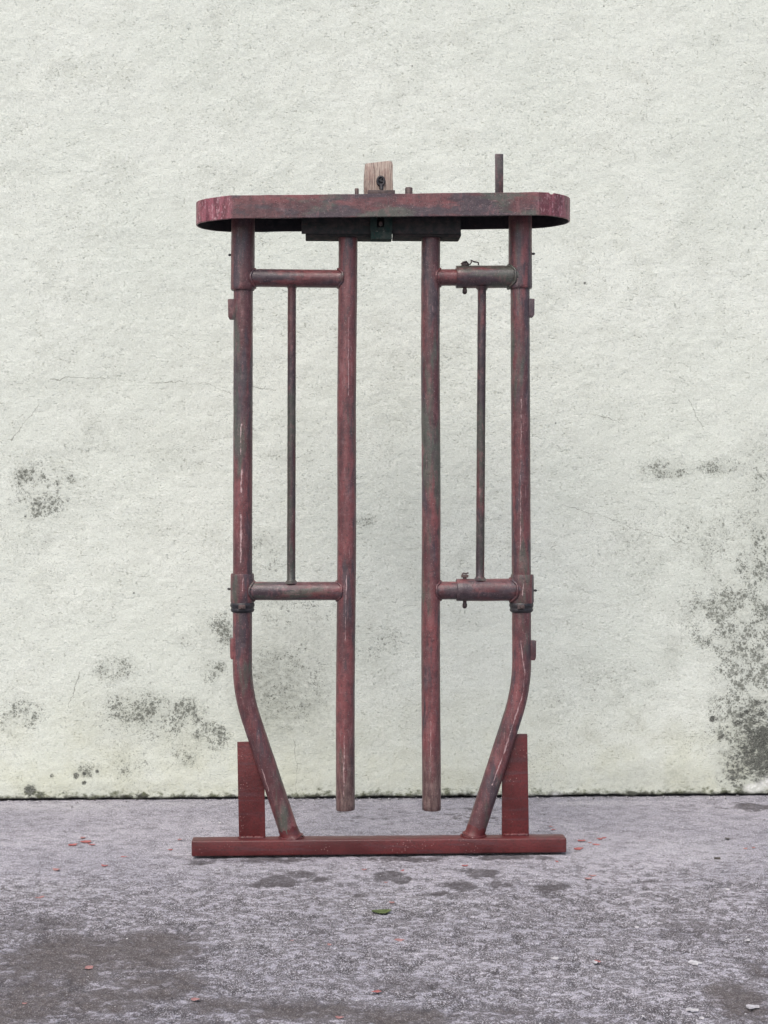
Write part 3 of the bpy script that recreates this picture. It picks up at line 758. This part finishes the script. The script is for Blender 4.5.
# pale aggregate grains
vg = m.voro(210); gc = m.sep(m.voro(210, out='Color'))[0]
gm = m.ma('MULTIPLY', m.rng(vg, .2, .36, 1., 0.), m.rng(gc, .62, .8))
c = m.mix(m.ma('MULTIPLY', gm, m.rng(zn[1], 0, .6, .5, .12)), c, (.52, .51, .54))
c = m.mix(m.ma('MULTIPLY', m.rng(n300, .51, .60), .6), c, (.095, .09, .10))
c = m.mix(m.ma('MULTIPLY', m.rng(n300, .48, .38), m.rng(zn[1], 0, .6, .6, .2)), c, (.56, .55, .59))
# damp patches and the base bar's painted contact shade, with ragged rims
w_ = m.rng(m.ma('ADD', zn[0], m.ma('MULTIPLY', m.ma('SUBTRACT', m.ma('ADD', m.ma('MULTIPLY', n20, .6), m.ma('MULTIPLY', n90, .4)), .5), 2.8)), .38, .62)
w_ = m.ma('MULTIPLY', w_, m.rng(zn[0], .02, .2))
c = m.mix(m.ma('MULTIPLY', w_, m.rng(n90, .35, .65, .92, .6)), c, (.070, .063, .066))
h = m.ma('ADD', m.ma('MULTIPLY', n90, .6), m.ma('ADD', m.ma('MULTIPLY', n300, .35), m.ma('MULTIPLY', gm, .15)))
nrm = m.bump(h, .0042, .9)
M_GROUND = m.fin(c, m.rng(w_, 0, 1, .92, .8), nrm, .06)
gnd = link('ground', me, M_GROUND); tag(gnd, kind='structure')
far = bmesh.new()
for (x0, x1, y0, y1) in ((-60, -5.99, -60, 60), (5.99, 60, -60, 60), (-5.99, 5.99, -60, -8.98), (-5.99, 5.99, 1.33, 60)):
    far.faces.new([far.verts.new(p) for p in ((x0, y0, -.006), (x1, y0, -.006), (x1, y1, -.006), (x0, y1, -.006))])
fo = bm_obj('ground_apron', far, M_GROUND); tag(fo, kind='structure')

# ---------------------------------------------------------------- litter on the ground
def simple(name, c0, c1, rough=.7, sc=80):
    m = N(name); c = m.mix(m.rng(m.noise(sc, 4, .6), .35, .65), c0, c1)
    return m.fin(c, rough, m.bump(m.noise(sc * 2, 3), .0008, .7), .3)
M_FLAKE = simple('red_paint_flake', (.26, .055, .055), (.42, .16, .15))
M_FLAKE2 = simple('pale_pink_paint_flake', (.27, .12, .115), (.40, .23, .22))
M_LEAF = simple('green_leaf', (.05, .075, .02), (.11, .14, .045), .5, 60)
M_DLEAF = simple('dark_dead_leaf', (.05, .045, .04), (.09, .08, .07))
M_WHITE = simple('white_chip', (.36, .35, .37), (.62, .61, .62))
def flake(name, px, py, w, mat, label, cat, group, rot=None, asp=.55, th=.0007, curl=.0022):
    """an irregular little plate, slightly curled"""
    x, y = G(px, py); rnd = random.Random(int(px * 31 + py * 7))
    k = (y + D) / F; r = w * k / 2
    bm = bmesh.new(); n = 9; top = []; bot = []
    ang = rnd.uniform(-.5, .5) if rot is None else rot
    for i in range(n):
        t = 2 * math.pi * i / n; rr = r * .85 * rnd.choice((rnd.uniform(.35, .7), rnd.uniform(.75, 1.25), rnd.uniform(.75, 1.25)))
        u, v = rr * math.cos(t), rr * asp * 1.6 * math.sin(t)
        zz = curl * (u / r) ** 2 + rnd.uniform(0, .0008)
        uu_, vv_ = u * math.cos(ang) - v * math.sin(ang), u * math.sin(ang) + v * math.cos(ang)
        top.append(bm.verts.new((uu_, vv_, zz + th))); bot.append(bm.verts.new((uu_, vv_, zz)))
    ct = bm.verts.new((0, 0, th * .9)); cb_ = bm.verts.new((0, 0, 0))
    for i in range(n):
        j = (i + 1) % n
        bm.faces.new((ct, top[i], top[j])); bm.faces.new((cb_, bot[j], bot[i])); bm.faces.new((top[i], bot[i], bot[j], top[j]))
    o = bm_obj(name, bm, mat, None, 60); o.location = (x, y, .0004)
    return tag(o, label, cat, group)
gl = 'paint flakes on the concrete left of the base bar'
for (px, py, w, mt) in ((73, 845, 12, 0), (86, 842, 14, 0), (92, 845, 9, 0), (83, 838, 8, 1), (105, 866, 10, 0), (124, 857, 8, 0), (171, 850, 9, 0), (56, 870, 11, 1), (40, 898, 10, 1), (180, 840, 6, 1)):
    flake('paint_flake', px, py, w, (M_FLAKE, M_FLAKE2)[mt], 'small red paint flake on the concrete left of the base bar', 'paint flake', gl)
gr_ = 'paint flakes on the concrete beside the right end of the base bar'
for (px, py, w, mt) in ((582, 841, 12, 0), (590, 843, 7, 1), (578, 849, 13, 0), (600, 839, 9, 0), (604, 838, 7, 0), (553, 830, 7, 0), (551, 827, 5, 1), (557, 862, 5, 0), (592, 876, 9, 1), (588, 879, 8, 1), (596, 845, 9, 0)):
    flake('paint_flake', px, py, w, (M_FLAKE, M_FLAKE2)[mt], 'small red paint flake on the concrete by the right end of the base bar', 'paint flake', gr_)
gf = 'paint flakes on the concrete in front of the base bar'
for (px, py, w, mt) in ((400, 941, 11, 1), (392, 903, 8, 1), (376, 992, 12, 0), (340, 1018, 10, 1), (465, 866, 10, 0), (364, 870, 7, 1), (402, 871, 6, 0), (386, 883, 5, 1), (292, 941, 5, 1), (330, 945, 7, 1)):
    flake('paint_flake', px, py, w, (M_FLAKE, M_FLAKE2)[mt], 'small pinkish paint flake on the concrete in front of the base bar', 'paint flake', gf)
gc_ = 'paint flakes on the worn concrete in the near corners'
for (px, py, w, mt) in ((89, 968, 13, 1), (195, 1000, 11, 1), (598, 962, 9, 0), (25, 1004, 9, 1), (745, 849, 6, 1), (753, 848, 5, 1)):
    flake('paint_flake', px, py, w, (M_FLAKE, M_FLAKE2)[mt], 'small pinkish paint flake lying far from the gate on worn concrete', 'paint flake', gc_)
gp = 'white chips on the concrete at lower right'
for (px, py, w) in ((696, 964, 18), (753, 1008, 16), (692, 1011, 14), (555, 959, 9), (595, 963, 8), (637, 928, 5), (727, 890, 6), (748, 941, 7), (702, 1019, 6)):
    flake('stone_chip', px, py, w, M_WHITE, 'small white stone chip on the concrete at lower right', 'stone chip', gp, asp=.45, th=.003, curl=.0)
flake('dark_pebble', 718.5, 859.5, 9, M_DLEAF, 'small dark pebble right of the base bar, nearer of the two dark bits', 'pebble', None, asp=.45, th=.004, curl=0)
flake('dead_leaf', 728, 839, 9, M_DLEAF, 'dark dead leaf fragment right of the base bar, farther of the two dark bits', 'leaf', None)
# green leaf: pointed oval with a fold
x, y = G(381.5, 913); bm = bmesh.new(); n = 12; k = (y + D) / F; ll = 20.5 * k; rows = []
for i in range(n + 1):
    t = i / n; wd = ll * .36 * math.sin(math.pi * t) ** .75 + .0003; xx = (t - .5) * ll
    rows.append([bm.verts.new((xx, s * wd, .0035 + .0022 * abs(s) + .003 * (t - .5) ** 2 * 4)) for s in (-1, -.5, 0, .5, 1)])
for i in range(n):
    for j in range(4): bm.faces.new((rows[i][j], rows[i][j + 1], rows[i + 1][j + 1], rows[i + 1][j]))
lo_ = bm_obj('green_leaf', bm, M_LEAF, None, 60); lo_.location = (x, y, -.0022); lo_.rotation_euler = (0, 0, .2)
sm = lo_.modifiers.new('s', 'SOLIDIFY'); sm.thickness = .0006
tag(lo_, 'single green oval leaf lying on the concrete in front of the gate', 'leaf')

# loose grit: far too many crumbs to count
M_GRIT = simple('pale_grit', (.30, .29, .30), (.50, .49, .50), .9, 300)
M_GRITD = simple('dark_grit', (.05, .045, .045), (.11, .10, .10), .9, 300)
bm = bmesh.new(); rg = random.Random(5)
def crumb(x, y, r, mi):
    z = .0006
    vs = [bm.verts.new((x + r * rg.uniform(.6, 1.2) * math.cos(a_), y + r * rg.uniform(.6, 1.2) * math.sin(a_), z + r * rg.uniform(0, .3))) for a_ in (0, 1.25, 2.5, 3.8, 5.0)]
    tp = bm.verts.new((x + r * rg.uniform(-.3, .3), y + r * rg.uniform(-.3, .3), z + r * rg.uniform(.5, .95)))
    for i in range(5):
        f = bm.faces.new((vs[i], vs[(i + 1) % 5], tp)); f.material_index = mi
    f = bm.faces.new(vs[::-1]); f.material_index = mi
for k in range(900):      # gathered along the foot of the wall
    x = rg.uniform(-2.2, 2.2); yw = WY + x * math.tan(WYAW); clump = vn = float(vnoise(np.array(x * 5.), np.array(.5), 4))
    if rg.random() > clump * 1.3: continue
    crumb(x, yw - abs(rg.gauss(0, .035)) - .002, rg.uniform(.0012, .0042), 0 if rg.random() < .62 else 1)
for k in range(1500):
    x = rg.uniform(-2.0, 2.0); y = rg.uniform(-1.7, .7)
    crumb(x, y, rg.uniform(.0010, .0030) * (1.4 if rg.random() < .06 else 1), 0 if rg.random() < .45 else 1)
gt = bm_obj('grit', bm, M_GRIT, None, 20); gt.data.materials.append(M_GRITD)
tag(gt, 'loose pale and dark grit scattered over the concrete and gathered along the wall', 'grit', kind='stuff')

# ---------------------------------------------------------------- light, world, camera
SUN_EL, SUN_AZ = math.radians(52), math.radians(200)      # azimuth clockwise from +Y: behind and left of the camera
w = bpy.data.worlds.new('World'); S.world = w; w.use_nodes = True
nt = w.node_tree; bg = nt.nodes['Background']; sky = nt.nodes.new('ShaderNodeTexSky'); sky.sky_type = 'NISHITA'
sky.sun_disc = False; sky.sun_elevation = SUN_EL; sky.sun_rotation = SUN_AZ; sky.air_density = 1.0; sky.dust_density = 4; sky.ozone_density = 1.0
nt.links.new(sky.outputs[0], bg.inputs[0]); bg.inputs[1].default_value = .14
sl = bpy.data.lights.new('sun', 'SUN'); sl.energy = 1.5; sl.angle = math.radians(40); sl.color = (1, .97, .93)
so = bpy.data.objects.new('sun', sl); COL.objects.link(so)
dirv = Vector((math.sin(SUN_AZ) * math.cos(SUN_EL), math.cos(SUN_AZ) * math.cos(SUN_EL), math.sin(SUN_EL)))
so.rotation_euler = dirv.to_track_quat('Z', 'Y').to_euler(); so.location = dirv * 10
cd = bpy.data.cameras.new('camera'); co = bpy.data.objects.new('camera', cd); COL.objects.link(co)
co.location = (0, -D, HC); co.rotation_euler = (math.pi / 2, 0, 0)
cd.sensor_fit = 'VERTICAL'; cd.sensor_height = 36; cd.lens = F / 1024 * 36; cd.clip_end = 500; cd.clip_start = .05
S.camera = co
S.render.engine = 'CYCLES'
S.view_settings.view_transform = 'Standard'; S.view_settings.look = 'None'; S.view_settings.gamma = 1
S.view_settings.exposure = 0.42
